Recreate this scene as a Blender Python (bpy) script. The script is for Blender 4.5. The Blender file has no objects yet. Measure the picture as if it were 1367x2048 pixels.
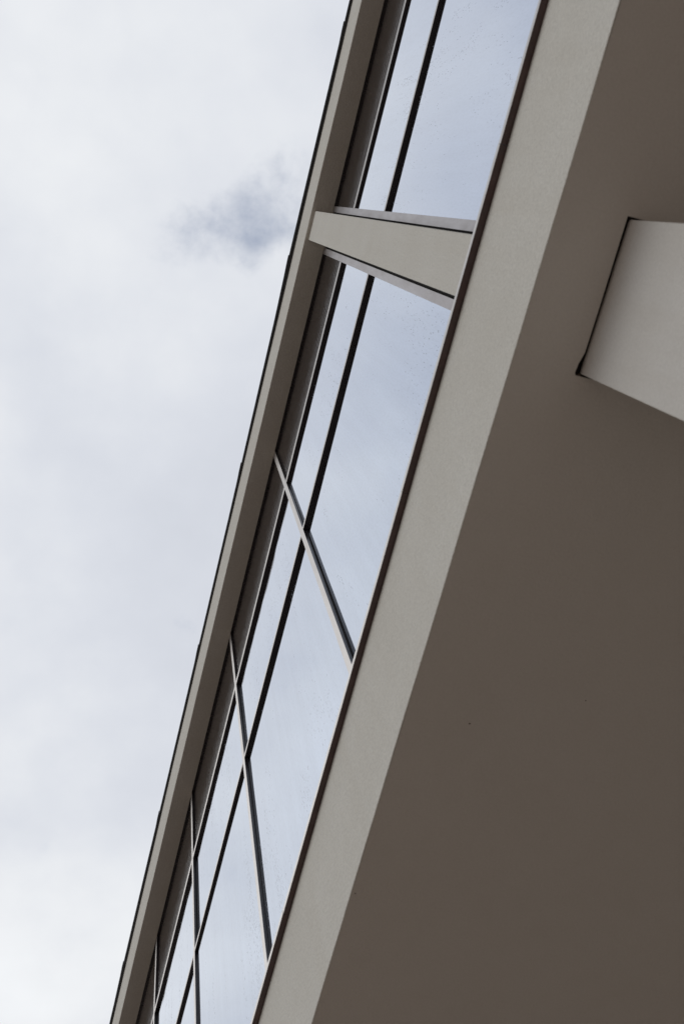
import bpy, bmesh, math, random
from mathutils import Matrix, Vector, noise

random.seed(7)
sc = bpy.context.scene
COL = sc.collection

# ------------------------------------------------------------------ camera
EYE = 1.6                      # eye height over the pavement
right = Vector((0.95668022, -0.2480622, -0.1524077))
down = Vector((0.19321121, 0.93254162, -0.30501731))
fwd = Vector((0.21778979, 0.26235715, 0.94007251))
cam_data = bpy.data.cameras.new('camera')
cam = bpy.data.objects.new('camera', cam_data)
COL.objects.link(cam)
m = Matrix.Identity(4)
for i in range(3):
    m[i][0] = right[i]; m[i][1] = -down[i]; m[i][2] = -fwd[i]
m[0][3], m[1][3], m[2][3] = 0.0, 0.0, EYE
cam.matrix_world = m
cam_data.sensor_fit = 'VERTICAL'
cam_data.sensor_height = 36.0
cam_data.sensor_width = 24.0
cam_data.lens = 1978.48 / 2048 * 36.0
cam_data.clip_start = 0.05
cam_data.clip_end = 5000
cam_data.dof.use_dof = True
cam_data.dof.focus_distance = 7.8
cam_data.dof.aperture_fstop = 3.2
sc.camera = cam

# ------------------------------------------------------------------ sky and sun
SUN_EL, SUN_AZ = math.radians(35), math.radians(-55)   # azimuth from +Y towards +X
world = bpy.data.worlds.new('World')
sc.world = world
world.use_nodes = True
nt = world.node_tree
nt.nodes.clear()
N = nt.nodes.new
L = nt.links.new


def wmath(op, a, b=None, c=None, clamp=False):
    n = N('ShaderNodeMath'); n.operation = op; n.use_clamp = clamp
    for i, v in enumerate((a, b, c)):
        if v is None: continue
        if isinstance(v, (int, float)): n.inputs[i].default_value = v
        else: L(v, n.inputs[i])
    return n.outputs[0]


def wnoise(vec, scale, detail, rough, off):
    mp = N('ShaderNodeMapping'); mp.inputs['Location'].default_value = off
    L(vec, mp.inputs['Vector'])
    n = N('ShaderNodeTexNoise'); n.inputs['Scale'].default_value = scale
    n.inputs['Detail'].default_value = detail; n.inputs['Roughness'].default_value = rough
    L(mp.outputs[0], n.inputs['Vector'])
    return n.outputs['Fac']


def wrange(v, a, b, c, d, smooth=True):
    n = N('ShaderNodeMapRange'); n.interpolation_type = 'SMOOTHSTEP' if smooth else 'LINEAR'
    n.inputs['From Min'].default_value = a; n.inputs['From Max'].default_value = b
    n.inputs['To Min'].default_value = c; n.inputs['To Max'].default_value = d
    L(v, n.inputs['Value'])
    return n.outputs[0]


CLOUD_A, CLOUD_B = (15.246, 0.042, 8.908), (14.431, 4.575, 18.905)
TEAR = (0.050, 0.012)
TEAR_SEED = (11.494, 0.262, 4.33)
sky = N('ShaderNodeTexSky'); sky.sky_type = 'NISHITA'; sky.sun_disc = False
sky.sun_elevation = SUN_EL; sky.sun_rotation = SUN_AZ
sky.air_density = 1.0; sky.dust_density = 0.6; sky.ozone_density = 2.0
tc = N('ShaderNodeTexCoord')
sep = N('ShaderNodeSeparateXYZ'); L(tc.outputs['Generated'], sep.inputs[0])
zc = wmath('MAXIMUM', sep.outputs['Z'], 0.10)
px = wmath('DIVIDE', sep.outputs['X'], zc)          # position on the flat cloud deck
py = wmath('DIVIDE', sep.outputs['Y'], zc)
comb = N('ShaderNodeCombineXYZ'); L(px, comb.inputs[0]); L(py, comb.inputs[1])
deck = comb.outputs[0]
# soft grey and white masses of the deck
n1 = wnoise(deck, 2.3, 5, 0.5, CLOUD_A)
n2 = wnoise(deck, 1.1, 3, 0.45, CLOUD_B)
n3 = wnoise(deck, 7.0, 6, 0.55, (0.3, 4.2, 2.9))
mass = wmath('ADD', wmath('ADD', wmath('MULTIPLY', n1, 0.45), wmath('MULTIPLY', n2, 0.40)), wmath('MULTIPLY', n3, 0.15))
# the deck is a little brighter towards the hidden sun
sd = (math.sin(SUN_AZ) * math.cos(SUN_EL), math.cos(SUN_AZ) * math.cos(SUN_EL), math.sin(SUN_EL))
dp = N('ShaderNodeVectorMath'); dp.operation = 'DOT_PRODUCT'
L(tc.outputs['Generated'], dp.inputs[0]); dp.inputs[1].default_value = sd
glow = wrange(dp.outputs['Value'], 0.50, 0.90, 0.98, 1.12, False)
bright = wmath('MULTIPLY', wrange(mass, 0.36, 0.64, 6.6, 8.75), glow)
tint = wrange(bright, 6.8, 9.0, 0.0, 1.0)
cloud = N('ShaderNodeCombineColor')
L(wmath('MULTIPLY', bright, wrange(tint, 0, 1, 0.945, 0.985, False)), cloud.inputs[0])
L(wmath('MULTIPLY', bright, wrange(tint, 0, 1, 0.986, 1.006, False)), cloud.inputs[1])
L(wmath('MULTIPLY', bright, wrange(tint, 0, 1, 1.080, 1.035, False)), cloud.inputs[2])
# ragged tear in the deck where blue shows through, and thin places elsewhere
hx = wmath('DIVIDE', wmath('SUBTRACT', px, TEAR[0]), 0.070)
hy = wmath('DIVIDE', wmath('SUBTRACT', py, TEAR[1]), 0.045)
tear = wmath('POWER', 2.718, wmath('MULTIPLY', wmath('ADD', wmath('MULTIPLY', hx, hx), wmath('MULTIPLY', hy, hy)), -1.0))
rag = wnoise(deck, 8.5, 8, 0.58, TEAR_SEED)
opening = wrange(wmath('ADD', rag, wmath('MULTIPLY', tear, 0.27)), 0.62, 0.97, 0.0, 0.68)
blue = N('ShaderNodeMix'); blue.data_type = 'RGBA'; blue.blend_type = 'MULTIPLY'; blue.inputs['Factor'].default_value = 1.0
L(sky.outputs[0], blue.inputs[6]); blue.inputs[7].default_value = (1.5, 1.5, 1.5, 1)   # strength 0.15 for the clear sky
mix = N('ShaderNodeMix'); mix.data_type = 'RGBA'
L(opening, mix.inputs['Factor']); L(cloud.outputs[0], mix.inputs[6]); L(blue.outputs[2], mix.inputs[7])
bg = N('ShaderNodeBackground'); bg.inputs['Strength'].default_value = 0.1
L(mix.outputs[2], bg.inputs['Color'])
wo = N('ShaderNodeOutputWorld'); L(bg.outputs[0], wo.inputs['Surface'])

sun_d = bpy.data.lights.new('sun', 'SUN')
sun_d.energy = 0.5; sun_d.angle = math.radians(40); sun_d.color = (1.0, 0.97, 0.93)
sun = bpy.data.objects.new('sun', sun_d); COL.objects.link(sun)
sdir = Vector((math.sin(SUN_AZ) * math.cos(SUN_EL), math.cos(SUN_AZ) * math.cos(SUN_EL), math.sin(SUN_EL)))
sun.rotation_euler = sdir.to_track_quat('Z', 'Y').to_euler()
sun.location = (-6, 4, 14)

sc.view_settings.view_transform = 'Standard'
sc.view_settings.look = 'None'
sc.view_settings.exposure = 0.0
sc.view_settings.gamma = 1.0
sc.cycles.use_denoising = True
sc.cycles.max_bounces = 10


# ------------------------------------------------------------------ materials
class Mat:
    def __init__(self, name):
        self.m = bpy.data.materials.new(name); self.m.use_nodes = True
        self.t = self.m.node_tree
        self.b = self.t.nodes['Principled BSDF']
        self.out = self.t.nodes['Material Output']
        self.geo = self.n('ShaderNodeNewGeometry').outputs['Position']

    def n(self, t): return self.t.nodes.new(t)
    def l(self, a, b): self.t.links.new(a, b)

    def mapped(self, scale=(1, 1, 1), loc=(0, 0, 0), rot=(0, 0, 0)):
        mp = self.n('ShaderNodeMapping')
        mp.inputs['Scale'].default_value = scale; mp.inputs['Location'].default_value = loc
        mp.inputs['Rotation'].default_value = rot
        self.l(self.geo, mp.inputs['Vector'])
        return mp.outputs[0]

    def noise(self, vec, scale, detail=4, rough=0.55):
        n = self.n('ShaderNodeTexNoise'); self.l(vec, n.inputs['Vector'])
        n.inputs['Scale'].default_value = scale; n.inputs['Detail'].default_value = detail
        n.inputs['Roughness'].default_value = rough
        return n.outputs['Fac']

    def voro(self, vec, scale, rnd=1.0):
        n = self.n('ShaderNodeTexVoronoi'); self.l(vec, n.inputs['Vector'])
        n.inputs['Scale'].default_value = scale; n.inputs['Randomness'].default_value = rnd
        return n

    def rng(self, v, a, b, c, d, smooth=False):
        n = self.n('ShaderNodeMapRange')
        if smooth: n.interpolation_type = 'SMOOTHSTEP'
        n.inputs['From Min'].default_value = a; n.inputs['From Max'].default_value = b
        n.inputs['To Min'].default_value = c; n.inputs['To Max'].default_value = d
        self.l(v, n.inputs['Value'])
        return n.outputs[0]

    def math(self, op, a, b=None):
        n = self.n('ShaderNodeMath'); n.operation = op
        for i, v in enumerate((a, b)):
            if v is None: continue
            if isinstance(v, (int, float)): n.inputs[i].default_value = v
            else: self.l(v, n.inputs[i])
        return n.outputs[0]

    def mixc(self, f, a, b):
        n = self.n('ShaderNodeMix'); n.data_type = 'RGBA'
        if isinstance(f, (int, float)): n.inputs[0].default_value = f
        else: self.l(f, n.inputs[0])
        for i, v in ((6, a), (7, b)):
            if isinstance(v, tuple): n.inputs[i].default_value = (*v, 1)
            else: self.l(v, n.inputs[i])
        return n.outputs[2]

    def bump(self, h, strength, dist, prev=None):
        n = self.n('ShaderNodeBump'); n.inputs['Strength'].default_value = strength
        n.inputs['Distance'].default_value = dist
        self.l(h, n.inputs['Height'])
        if prev: self.l(prev, n.inputs['Normal'])
        return n.outputs[0]

    def set(self, **k):
        for a, v in k.items():
            s = self.b.inputs[a.replace('_', ' ')]
            if isinstance(v, (int, float)): s.default_value = v
            elif isinstance(v, tuple): s.default_value = (*v, 1)
            else: self.l(v, s)
        return self


def stucco(name, base, grain, mottled, bumpd, stain=1.0):
    M = Mat(name)
    v = M.mapped()
    g = M.noise(v, grain, 3, 0.6)
    big = M.noise(v, 2.2, 5, 0.6)
    mid = M.noise(v, 13, 4, 0.6)
    streak = M.noise(M.mapped((9, 9, 0.5)), 1.0, 4, 0.6)
    lo = tuple(c * (1 - mottled) for c in base); hi = tuple(min(1, c * (1 + mottled)) for c in base)
    c = M.mixc(M.rng(g, 0.3, 0.7, 0, 1), lo, hi)
    c = M.mixc(M.rng(big, 0.35, 0.68, 0.0, 0.22 * stain), c, tuple(x * y for x, y in zip(base, (0.80, 0.77, 0.72))))
    c = M.mixc(M.rng(mid, 0.42, 0.72, 0.0, 0.12 * stain), c, tuple(x * y for x, y in zip(base, (1.08, 1.07, 1.06))))
    c = M.mixc(M.rng(streak, 0.5, 0.75, 0.0, 0.18 * stain), c, tuple(x * y for x, y in zip(base, (0.84, 0.80, 0.74))))
    h = M.math('ADD', M.math('MULTIPLY', g, 0.6), M.math('MULTIPLY', M.voro(v, grain * 0.55).outputs['Distance'], 0.5))
    M.set(Base_Color=c, Roughness=0.92, Normal=M.bump(h, 0.7, bumpd))
    M.b.inputs['Specular IOR Level'].default_value = 0.25
    return M.m


M_STUCCO = stucco('cream_stucco', (0.514, 0.501, 0.455), 95, 0.11, 0.004)
M_COLUMN = stucco('cream_column_stucco', (0.512, 0.496, 0.462), 110, 0.06, 0.003)
M_SOFFIT = stucco('soffit_stucco', (0.580, 0.560, 0.520), 110, 0.04, 0.0024, 0.4)


def bronze(name, base, rough, ior, ribs=False, dirt=0.3):
    M = Mat(name)
    v = M.mapped()
    d = M.rng(M.noise(v, 9, 6, 0.65), 0.45, 0.75, 0, dirt)
    sp = M.rng(M.noise(v, 70, 3, 0.6), 0.62, 0.72, 0, dirt)
    d = M.math('MAXIMUM', d, sp)
    M.set(Base_Color=M.mixc(d, base, tuple(x * y for x, y in zip(base, (1.9, 1.7, 1.55)))), IOR=ior,
          Roughness=M.rng(M.noise(M.mapped((6, 6, 0.7), (2, 5, 1)), 2.0, 5, 0.6), 0.3, 0.7, rough * 0.7, rough * 1.45))
    if ribs:
        w = M.n('ShaderNodeTexWave'); w.wave_type = 'BANDS'; w.bands_direction = 'Z'; w.wave_profile = 'SIN'
        M.l(M.geo, w.inputs['Vector']); w.inputs['Scale'].default_value = 3.6
        w.inputs['Distortion'].default_value = 0.0
        gr = M.noise(M.mapped((1, 0.25, 14)), 9, 4, 0.6)
        nb = M.bump(gr, 0.4, 0.0018, M.bump(w.outputs['Fac'], 0.3, 0.003))
        M.set(Normal=nb)
    return M.m


M_BRONZE = bronze('dark_bronze_frame', (0.012, 0.010, 0.012), 0.26, 1.48, dirt=0.15)
M_SILL = bronze('brown_sill_metal', (0.060, 0.034, 0.032), 0.38, 1.5, dirt=0.6)
M_PANEL = bronze('bronze_ribbed_panel', (0.018, 0.014, 0.014), 0.08, 1.36, ribs=True)
M_FLASH = bronze('black_roof_metal', (0.020, 0.022, 0.026), 0.45, 1.45)

def cap_metal(name, ca, cb):
    M = Mat(name)
    dn = M.rng(M.noise(M.mapped((3, 3, 1)), 4, 6, 0.65), 0.42, 0.75, 0, 0.45)
    ds = M.rng(M.noise(M.mapped((1, 1, .4)), 90, 3, 0.6), 0.63, 0.70, 0, 0.5)
    M.set(Base_Color=M.mixc(M.math('MAXIMUM', dn, ds), ca, cb), Metallic=1.0,
          Roughness=M.rng(M.noise(M.mapped((4, 4, 1)), 3, 4, 0.6), 0.3, 0.7, 0.34, 0.48))
    return M.m


M_CAP = cap_metal('champagne_metal', (0.48, 0.46, 0.445), (0.34, 0.31, 0.29))
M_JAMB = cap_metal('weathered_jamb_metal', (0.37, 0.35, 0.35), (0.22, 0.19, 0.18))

M = Mat('black_sealant')
M.set(Base_Color=M.mixc(M.noise(M.mapped(), 60), (0.010, 0.009, 0.009), (0.022, 0.019, 0.018)), Roughness=0.8)
M.b.inputs['Specular IOR Level'].default_value = 0.15
M_SEAL = M.m

M = Mat('speck_dirt')
M.set(Base_Color=M.mixc(M.noise(M.mapped(), 200), (0.06, 0.045, 0.036), (0.11, 0.085, 0.07)), Roughness=0.9)
M_SPECK = M.m


def glass_mat():
    # solar-coated glazing: mirror coat, faint float waviness, dried rain spots in vertical runs
    M = Mat('coated_window_glass')
    v = M.mapped()
    patch = M.rng(M.noise(M.mapped((1.6, 1.6, 0.42)), 1.5, 5, 0.65), 0.44, 0.66, 0, 1, True)
    run = M.rng(M.noise(M.mapped((7, 7, 0.5), (3, 1, 0)), 1.6, 4, 0.65), 0.42, 0.66, 0.15, 1, True)
    mask = M.math('MULTIPLY', patch, run)
    vo = M.voro(M.mapped((1, 1, 0.22)), 125)
    rnd = M.n('ShaderNodeSeparateColor'); M.l(vo.outputs['Color'], rnd.inputs[0])
    keep = M.math('GREATER_THAN', M.math('ADD', M.math('MULTIPLY', mask, 0.62), M.math('MULTIPLY', rnd.outputs[0], 0.5)), 0.56)
    size = M.rng(rnd.outputs[1], 0, 1, 0.18, 0.42)
    drop = M.math('LESS_THAN', M.math('DIVIDE', vo.outputs['Distance'], size), 1.0)
    spot = M.math('MULTIPLY', drop, keep)
    film = M.rng(M.noise(M.mapped((5, 5, 0.35), (9, 4, 2)), 2.2, 6, 0.65), 0.35, 0.7, 0.0, 0.26)
    dust = M.rng(M.noise(M.mapped((1, 1, 0.22)), 95, 2, 0.5), 0.42, 0.72, 0.0, 0.26)
    col = M.mixc(M.math('ADD', film, dust), (0.575, 0.645, 0.755), (0.40, 0.435, 0.50))
    col = M.mixc(M.math('MULTIPLY', spot, 0.70), col, (0.10, 0.105, 0.125))
    inf = M.n('ShaderNodeObjectInfo')          # every sheet has its own coating tone
    col = M.mixc(M.math('MULTIPLY', inf.outputs['Random'], 0.45), col, (0.47, 0.51, 0.625))
    wave = M.noise(M.mapped((1, 1, 0.6)), 1.3, 2, 0.4)
    M.set(Base_Color=col, Metallic=1.0, Roughness=M.rng(spot, 0, 1, 0.035, 0.22),
          Normal=M.bump(wave, 0.5, 0.008))
    return M.m


M_GLASS = glass_mat()

M = Mat('tan_pavement')
br = M.n('ShaderNodeTexBrick'); M.l(M.geo, br.inputs['Vector'])
br.inputs['Scale'].default_value = 1.0
br.inputs['Brick Width'].default_value = 0.6; br.inputs['Row Height'].default_value = 0.6
br.inputs['Mortar Size'].default_value = 0.008; br.offset = 0.0
br.inputs['Color1'].default_value = (0.315, 0.247, 0.204, 1)
br.inputs['Color2'].default_value = (0.285, 0.226, 0.189, 1)
br.inputs['Mortar'].default_value = (0.11, 0.095, 0.08, 1)
stain = M.rng(M.noise(M.mapped(), 0.7, 6, 0.65), 0.4, 0.7, 0, 0.35)
M.set(Base_Color=M.mixc(stain, br.outputs['Color'], (0.225, 0.19, 0.165)), Roughness=0.9)
M_GROUND = M.m


# ------------------------------------------------------------------ helpers
def mesh_obj(name, bm, mat, parent=None, label=None, smooth=False):
    bmesh.ops.recalc_face_normals(bm, faces=bm.faces)
    me = bpy.data.meshes.new(name); bm.to_mesh(me); bm.free()
    if smooth:
        for p in me.polygons: p.use_smooth = True
    me.materials.append(mat)
    o = bpy.data.objects.new(name, me); COL.objects.link(o)
    if parent is not None: o.parent = parent
    if label: o['label'] = label
    return o


def box(bm, x0, x1, y0, y1, z0, z1, bevel=0.0, seg=2):
    """axis aligned box, heights measured from the eye"""
    r = bmesh.ops.create_cube(bm, size=1.0)
    for v in r['verts']:
        v.co = Vector(((x0 + x1) / 2 + v.co.x * (x1 - x0), (y0 + y1) / 2 + v.co.y * (y1 - y0),
                       EYE + (z0 + z1) / 2 + v.co.z * (z1 - z0)))
    if bevel:
        es = list({e for v in r['verts'] for e in v.link_edges})
        bmesh.ops.bevel(bm, geom=es, offset=bevel, segments=seg, affect='EDGES', profile=0.5)
    return r['verts']


def one_box(name, mat, parent, b, bevel=0.0, label=None, seg=2):
    bm = bmesh.new(); box(bm, *b, bevel=bevel, seg=seg)
    return mesh_obj(name, bm, mat, parent, label)


def sweep(bm, prof, ys, jig=None):
    """closed (x, z) profile swept along Y, with an optional small hand-made waviness"""
    rings = []
    for y in ys:
        ring = []
        for k, (x, z) in enumerate(prof):
            dx, dz = jig(k, y) if jig else (0, 0)
            ring.append(bm.verts.new((x + dx, y, EYE + z + dz)))
        rings.append(ring)
    n = len(prof)
    for a, b in zip(rings, rings[1:]):
        for i in range(n):
            bm.faces.new((a[i], a[(i + 1) % n], b[(i + 1) % n], b[i]))
    bm.faces.new(rings[0]); bm.faces.new(rings[-1][::-1])


def arc(cx, cz, r, a0, a1, n=6):
    return [(cx + r * math.cos(math.radians(a0 + (a1 - a0) * i / n)),
             cz + r * math.sin(math.radians(a0 + (a1 - a0) * i / n))) for i in range(n + 1)]


def frange(a, b, s):
    n = max(1, round((b - a) / s)); return [a + (b - a) * i / n for i in range(n + 1)]


# ------------------------------------------------------------------ key planes (from the eye)
Y0, Y1 = -8.3, 16.2              # ends of the building
X_SILL, X_FASCIA = 1.250, 1.281
Z_SOFFIT, Z_SILL = 3.500, 4.298
X_PIER = 1.252
X_MULL, T = 1.414, 0.026         # face of the mullions and their stand-off from the glass
X_GLASS = X_MULL + T
Z_EAVE, X_EAVE = 9.742, 1.2165
Z_FLASH, X_FLASH = 10.39, 1.183
Z_T2, Z_T1 = 7.252, 8.560        # undersides of the two transoms
MULL = [(-6.322, -6.262), (-4.305, -4.245), (-2.288, -2.228),
        (2.2235, 2.2835), (4.274, 4.331), (6.253, 6.312), (8.215, 8.276), (10.20, 10.26), (12.19, 12.25), (14.17, 14.23)]
JAMB = [(-0.2250, -0.1690), (0.1685, 0.2260)]

# ------------------------------------------------------------------ ground
bm = bmesh.new()
bmesh.ops.create_grid(bm, x_segments=8, y_segments=8, size=1500)
g = mesh_obj('pavement', bm, M_GROUND); g['kind'] = 'structure'
g['label'] = 'tan paved ground in front of the building'

# ------------------------------------------------------------------ building
B = bpy.data.objects.new('building', None); COL.objects.link(B)
B.empty_display_size = 0.5
B['label'] = 'cream stucco building with a recessed band of mirrored windows above an overhang'
B['category'] = 'building'

# core behind the visible skin, ground floor set back under the overhang
one_box('upper_wall', M_STUCCO, B, (1.56, 13.0, Y0 + .02, Y1 - .02, 3.60, 10.30))
one_box('ground_floor_wall', M_STUCCO, B, (7.5, 12.8, Y0 + .3, Y1 - .3, -EYE, 3.50))
one_box('roof', M_FLASH, B, (1.30, 13.1, Y0, Y1, 10.42, 10.50))


def wob(amp, sc_, seed):
    return lambda y: amp * noise.noise(Vector((y * sc_, seed, 0.3)))


# fascia band under the windows, rounded at its lower corner
wx1, wz1 = wob(0.0024, 1.7, 1.0), wob(0.0010, 1.3, 6.0)
prof = [(X_FASCIA, Z_SILL + 0.004)] + arc(X_FASCIA + .005, Z_SOFFIT + .005, .005, 180, 270) + \
       [(X_FASCIA + .009, Z_SOFFIT + .010), (1.40, Z_SOFFIT + .010), (1.40, Z_SILL + 0.004)]
bm = bmesh.new()
sweep(bm, prof, frange(Y0, Y1, 0.12), lambda k, y: (wx1(y), wz1(y)) if 1 <= k <= 7 else (wx1(y) * .5 if k == 0 else 0, 0))
mesh_obj('fascia_band', bm, M_STUCCO, B, 'pale cream stucco band below the window sill', smooth=False)

# soffit of the overhang with the cut-out around the column
HOLE = [(1.5455, -0.3140), (1.5465, -0.20), (1.5490, 0.02), (1.5490, 0.190), (1.5385, 0.232), (1.5355, 0.2665), (1.5400, 0.2785),
        (2.150, 0.2765), (2.150, -0.3120)]
bm = bmesh.new()
zs = EYE + Z_SOFFIT
xa, xb = 1.400 - 0.0, 7.49
xf = X_FASCIA + .0052
hv = [bm.verts.new((x, y, zs)) for x, y in HOLE]
hu = [bm.verts.new((x, y, zs + .030)) for x, y in HOLE]
cF0, cF1 = bm.verts.new((xf, Y0 + .02, zs)), bm.verts.new((xf, Y1 - .02, zs))
cB0, cB1 = bm.verts.new((xb, Y0 + .02, zs)), bm.verts.new((xb, Y1 - .02, zs))
fr = [bm.verts.new((xf, y, zs)) for y in (-0.313, 0.2775)]
bk = [bm.verts.new((xb, y, zs)) for y in (-0.312, 0.2765)]
# front strip, back strip, two end fields
bm.faces.new([fr[0]] + hv[:7] + [fr[1]])
bm.faces.new([hv[8], hv[7], bk[1], bk[0]])
bm.faces.new([cF0, fr[0], hv[0], hv[8], bk[0], cB0])
bm.faces.new([fr[1], cF1, cB1, bk[1], hv[7], hv[6]])
for i in range(len(HOLE)):
    j = (i + 1) % len(HOLE)
    bm.faces.new((hv[i], hv[j], hu[j], hu[i]))
bmesh.ops.triangulate(bm, faces=[f for f in bm.faces if len(f.verts) > 4])
for f in bm.faces: f.normal_update()
me = bpy.data.meshes.new('soffit')
bm.to_mesh(me); bm.free(); me.materials.append(M_SOFFIT)
SOF = bpy.data.objects.new('soffit', me); COL.objects.link(SOF); SOF.parent = B
SOF['label'] = 'shaded brownish underside of the overhang'
for (x, y, s) in ((1.564, 1.759, .0040), (2.030, 1.571, .0032), (1.3017, 2.639, .0034), (1.553, 0.272, .0050)):
    bm = bmesh.new()
    bmesh.ops.create_icosphere(bm, subdivisions=2, radius=s)
    for v in bm.verts:
        k = 1 + 0.5 * noise.noise(v.co * 300 + Vector((x, y, 0)) * 9)
        v.co = Vector((v.co.x * k + x, v.co.y * k * 0.8 + y, v.co.z * k * 0.55 + zs - .001))
    mesh_obj('speck', bm, M_SPECK, SOF)

# column that rises into the cut-out
bm = bmesh.new()
box(bm, 1.5620, 2.138, -0.3040, 0.2690, -EYE, 3.520, bevel=0.004, seg=2)
C = mesh_obj('column', bm, M_COLUMN, B, 'square cream column reaching up into the soffit')
one_box('joint_gap', M_SEAL, C, (1.535, 2.160, -0.330, 0.290, 3.5265, 3.560))

# ---- eave: fascia, soffit, black edge metal
wx2, wz2 = wob(0.002, 1.1, 3.0), wob(0.002, 0.9, 8.0)
prof = [(X_EAVE, Z_FLASH)] + arc(X_EAVE + .008, Z_EAVE + .008, .008, 180, 270, 4) + [(1.52, Z_EAVE), (1.52, Z_FLASH)]
bm = bmesh.new()
sweep(bm, prof, frange(Y0, Y1, 0.2), lambda k, y: (wx2(y), wz2(y)) if 0 <= k <= 5 else (0, 0))
EV = mesh_obj('eave', bm, M_STUCCO, B, 'narrow cream eave with shaded underside')

joints = [-8.35, -6.36, -4.11, -1.868, 0.385, 2.633, 4.837, 7.073, 9.298, 11.52, 13.75, 16.25]
offs = [0, .002, .004, .004, -.004, .010, .010, .006, -.002, .003, .0, 0]
for i, (a, b) in enumerate(zip(joints, joints[1:])):
    bm = bmesh.new()
    x_near, x_far = X_FLASH - .001 + offs[i] * .8, X_FLASH + .001 + offs[i + 1] * .8
    ys = [a - 0.045, a + .03, a + .16, a + .6, b]
    xs = [x_near - .0055, x_near - .005, x_near - .001, (x_near + x_far) / 2, x_far]
    zj = 0.0015 * (i % 2)
    rings = []
    for y, x in zip(ys, xs):
        pts = [(x, Z_FLASH + .002 + zj), (x - .002, Z_FLASH + .012 + zj), (x + .003, Z_FLASH + .050), (1.45, Z_FLASH + .062 + zj), (1.45, Z_FLASH + .002 + zj)]
        rings.append([bm.verts.new((p, y, EYE + q)) for p, q in pts])
    for r0, r1 in zip(rings, rings[1:]):
        for k in range(5):
            bm.faces.new((r0[k], r0[(k + 1) % 5], r1[(k + 1) % 5], r1[k]))
    bm.faces.new(rings[0]); bm.faces.new(rings[-1][::-1])
    mesh_obj('edge_flashing', bm, M_FLASH, B, 'black metal roof edge strip' if i == 0 else None)

# ---- pier between the windows
bm = bmesh.new()
box(bm, X_PIER, 1.555, -0.1390, 0.1345, Z_SILL + .02, Z_EAVE - .001, bevel=0.005, seg=2)
mesh_obj('pier', bm, M_STUCCO, B, 'flat cream stucco pier dividing the window band')

# ---- sill metal, in lapped lengths
sj = [Y0, -5.6, -2.9, -0.52, 1.05, 3.42, 6.4, 9.4, 12.4, Y1]
for i, (a, b) in enumerate(zip(sj, sj[1:])):
    bm = bmesh.new()
    d = 0.0012 * (i % 2)
    pr = [(X_SILL - d, Z_SILL), (X_SILL - d, Z_SILL + .030), (X_SILL + .004, Z_SILL + .034), (1.54, Z_SILL + .085),
          (1.54, Z_SILL + .006), (X_FASCIA - .004, Z_SILL + .006), (X_FASCIA - .004, Z_SILL)]
    sweep(bm, pr, frange(a + .001, b - .001, 0.4), lambda k, y: (0.0008 * noise.noise(Vector((y * 3, 2, 2))), 0))
    S = mesh_obj('sill', bm, M_SILL, B, 'dark brown metal sill under the windows' if i == 0 else None)
    bm = bmesh.new()
    pr = [(X_SILL - d - .0025, Z_SILL + .0015), (X_SILL - d - .0025, Z_SILL + .031), (X_SILL + .003, Z_SILL + .0365),
          (X_SILL + .004, Z_SILL + .0345), (X_SILL - d - .0004, Z_SILL + .030), (X_SILL - d - .0004, Z_SILL + .0015)]
    sweep(bm, pr, frange(a + .001, b - .001, 0.4), lambda k, y: (0.0008 * noise.noise(Vector((y * 3, 2, 2))), 0))
    mesh_obj('front_lip', bm, M_CAP, S)

# ---- mullions and jambs
def bar(name, a, b, z0, z1, parent, label=None, cap=None):
    """dark profile with a pale snap-on face cap"""
    bm = bmesh.new()
    box(bm, X_MULL + .0022, 1.55, a + .0006, b - .0006, z0, z1, bevel=0.001, seg=1)
    o = mesh_obj(name, bm, M_BRONZE, parent, label)
    bm = bmesh.new()
    box(bm, X_MULL, X_MULL + .0026, a, b, z0 + .001, z1 - .001, bevel=0.0006, seg=1)
    mesh_obj('face_cap', bm, cap or M_CAP, o)
    for g0, g1 in ((a - .0022, a + .0004), (b - .0004, b + .0022)):
        one_box('gasket', M_SEAL, o, (X_GLASS - .0035, X_GLASS + .004, g0, g1, z0 + .06, z1 - .002))
    return o


for a, b in MULL:
    bar('mullion', a, b, Z_SILL + .03, Z_EAVE - .002, B)
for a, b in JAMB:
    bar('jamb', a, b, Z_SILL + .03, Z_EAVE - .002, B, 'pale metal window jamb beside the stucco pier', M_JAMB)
one_box('sealant_joint', M_SEAL, B, (1.432, 1.545, -0.1700, -0.1392, Z_SILL + .03, Z_EAVE - .003))
one_box('sealant_joint', M_SEAL, B, (1.432, 1.545, 0.1347, 0.1690, Z_SILL + .03, Z_EAVE - .003))

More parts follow.
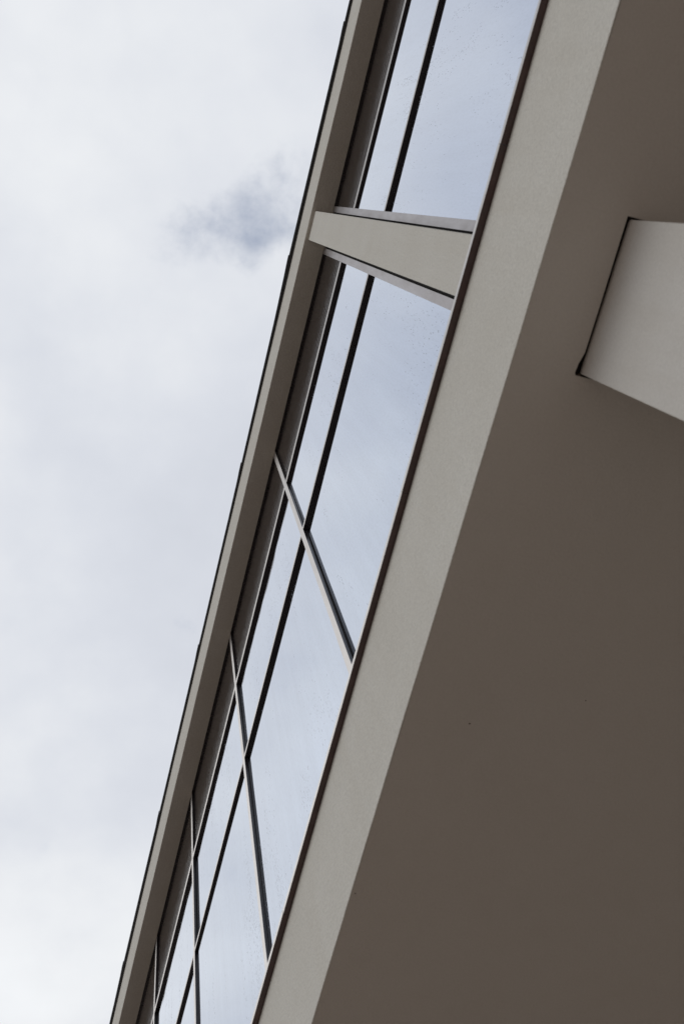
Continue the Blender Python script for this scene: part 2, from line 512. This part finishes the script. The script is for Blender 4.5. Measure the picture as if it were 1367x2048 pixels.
# ---- glazing, bay by bay
edges = []
left = [Y0] + [q for p in MULL[:3] for q in p] + [JAMB[0][0]]
rightl = [JAMB[1][1]] + [q for p in MULL[3:] for q in p] + [Y1]
bays = [(left[i], left[i + 1]) for i in range(0, len(left), 2)] + [(rightl[i], rightl[i + 1]) for i in range(0, len(rightl), 2)]
for i, (a, b) in enumerate(bays):
    a += .0008; b -= .0008
    # window: hidden back frame; its panes, transoms and top panel are its pieces
    bm = bmesh.new()
    o4 = [(a, Z_SILL + .05), (b, Z_SILL + .05), (b, Z_EAVE - .05), (a, Z_EAVE - .05)]
    i4 = [(a + .03, Z_SILL + .12), (b - .03, Z_SILL + .12), (b - .03, Z_EAVE - .08), (a + .03, Z_EAVE - .08)]
    ring = [[bm.verts.new((x, y, EYE + z)) for y, z in q] for x in (X_GLASS + .030, X_GLASS + .08) for q in (o4, i4)]
    for k in range(4):
        k2 = (k + 1) % 4
        for r0, r1 in ((0, 1), (1, 3), (3, 2), (2, 0)):
            bm.faces.new((ring[r0][k], ring[r0][k2], ring[r1][k2], ring[r1][k]))
    W = mesh_obj('window', bm, M_BRONZE, B)
    for z, hgt in ((Z_T2, .040), (Z_T1, .066)):
        bm = bmesh.new()
        # profile: pale nosed face over a dark underside
        box(bm, X_MULL + .0030, X_GLASS + .028, a, b, z, z + hgt - .001, bevel=0.001, seg=1)
        mesh_obj('transom', bm, M_BRONZE, W)
        bm = bmesh.new()
        box(bm, X_MULL + .0012, X_MULL + .0036, a, b, z + .001, z + hgt, bevel=0.0006, seg=1)
        mesh_obj('transom_cap', bm, M_CAP, W)
    for z0, z1 in ((Z_SILL + .06, Z_T2 + .003), (Z_T2 + .037, Z_T1 + .003)):
        bm = bmesh.new()
        tilt = random.uniform(-.005, .005); ti2 = random.uniform(-.004, .004)
        vs = box(bm, X_GLASS, X_GLASS + .024, a, b, z0, z1)
        for v in vs:
            v.co.x += tilt * (v.co.z - EYE - z0) / (z1 - z0) + ti2 * (v.co.y - a) / (b - a)
        mesh_obj('pane', bm, M_GLASS, W)
    one_box('top_panel', M_PANEL, W, (X_GLASS - .004, X_GLASS + .026, a, b, Z_T1 + .0665, Z_EAVE - .0145))
    bm = bmesh.new()
    box(bm, X_MULL + .0012, X_GLASS + .028, a, b, Z_EAVE - .014, Z_EAVE - .0025, bevel=0.001, seg=1)
    mesh_obj('head_channel', bm, M_BRONZE, W)
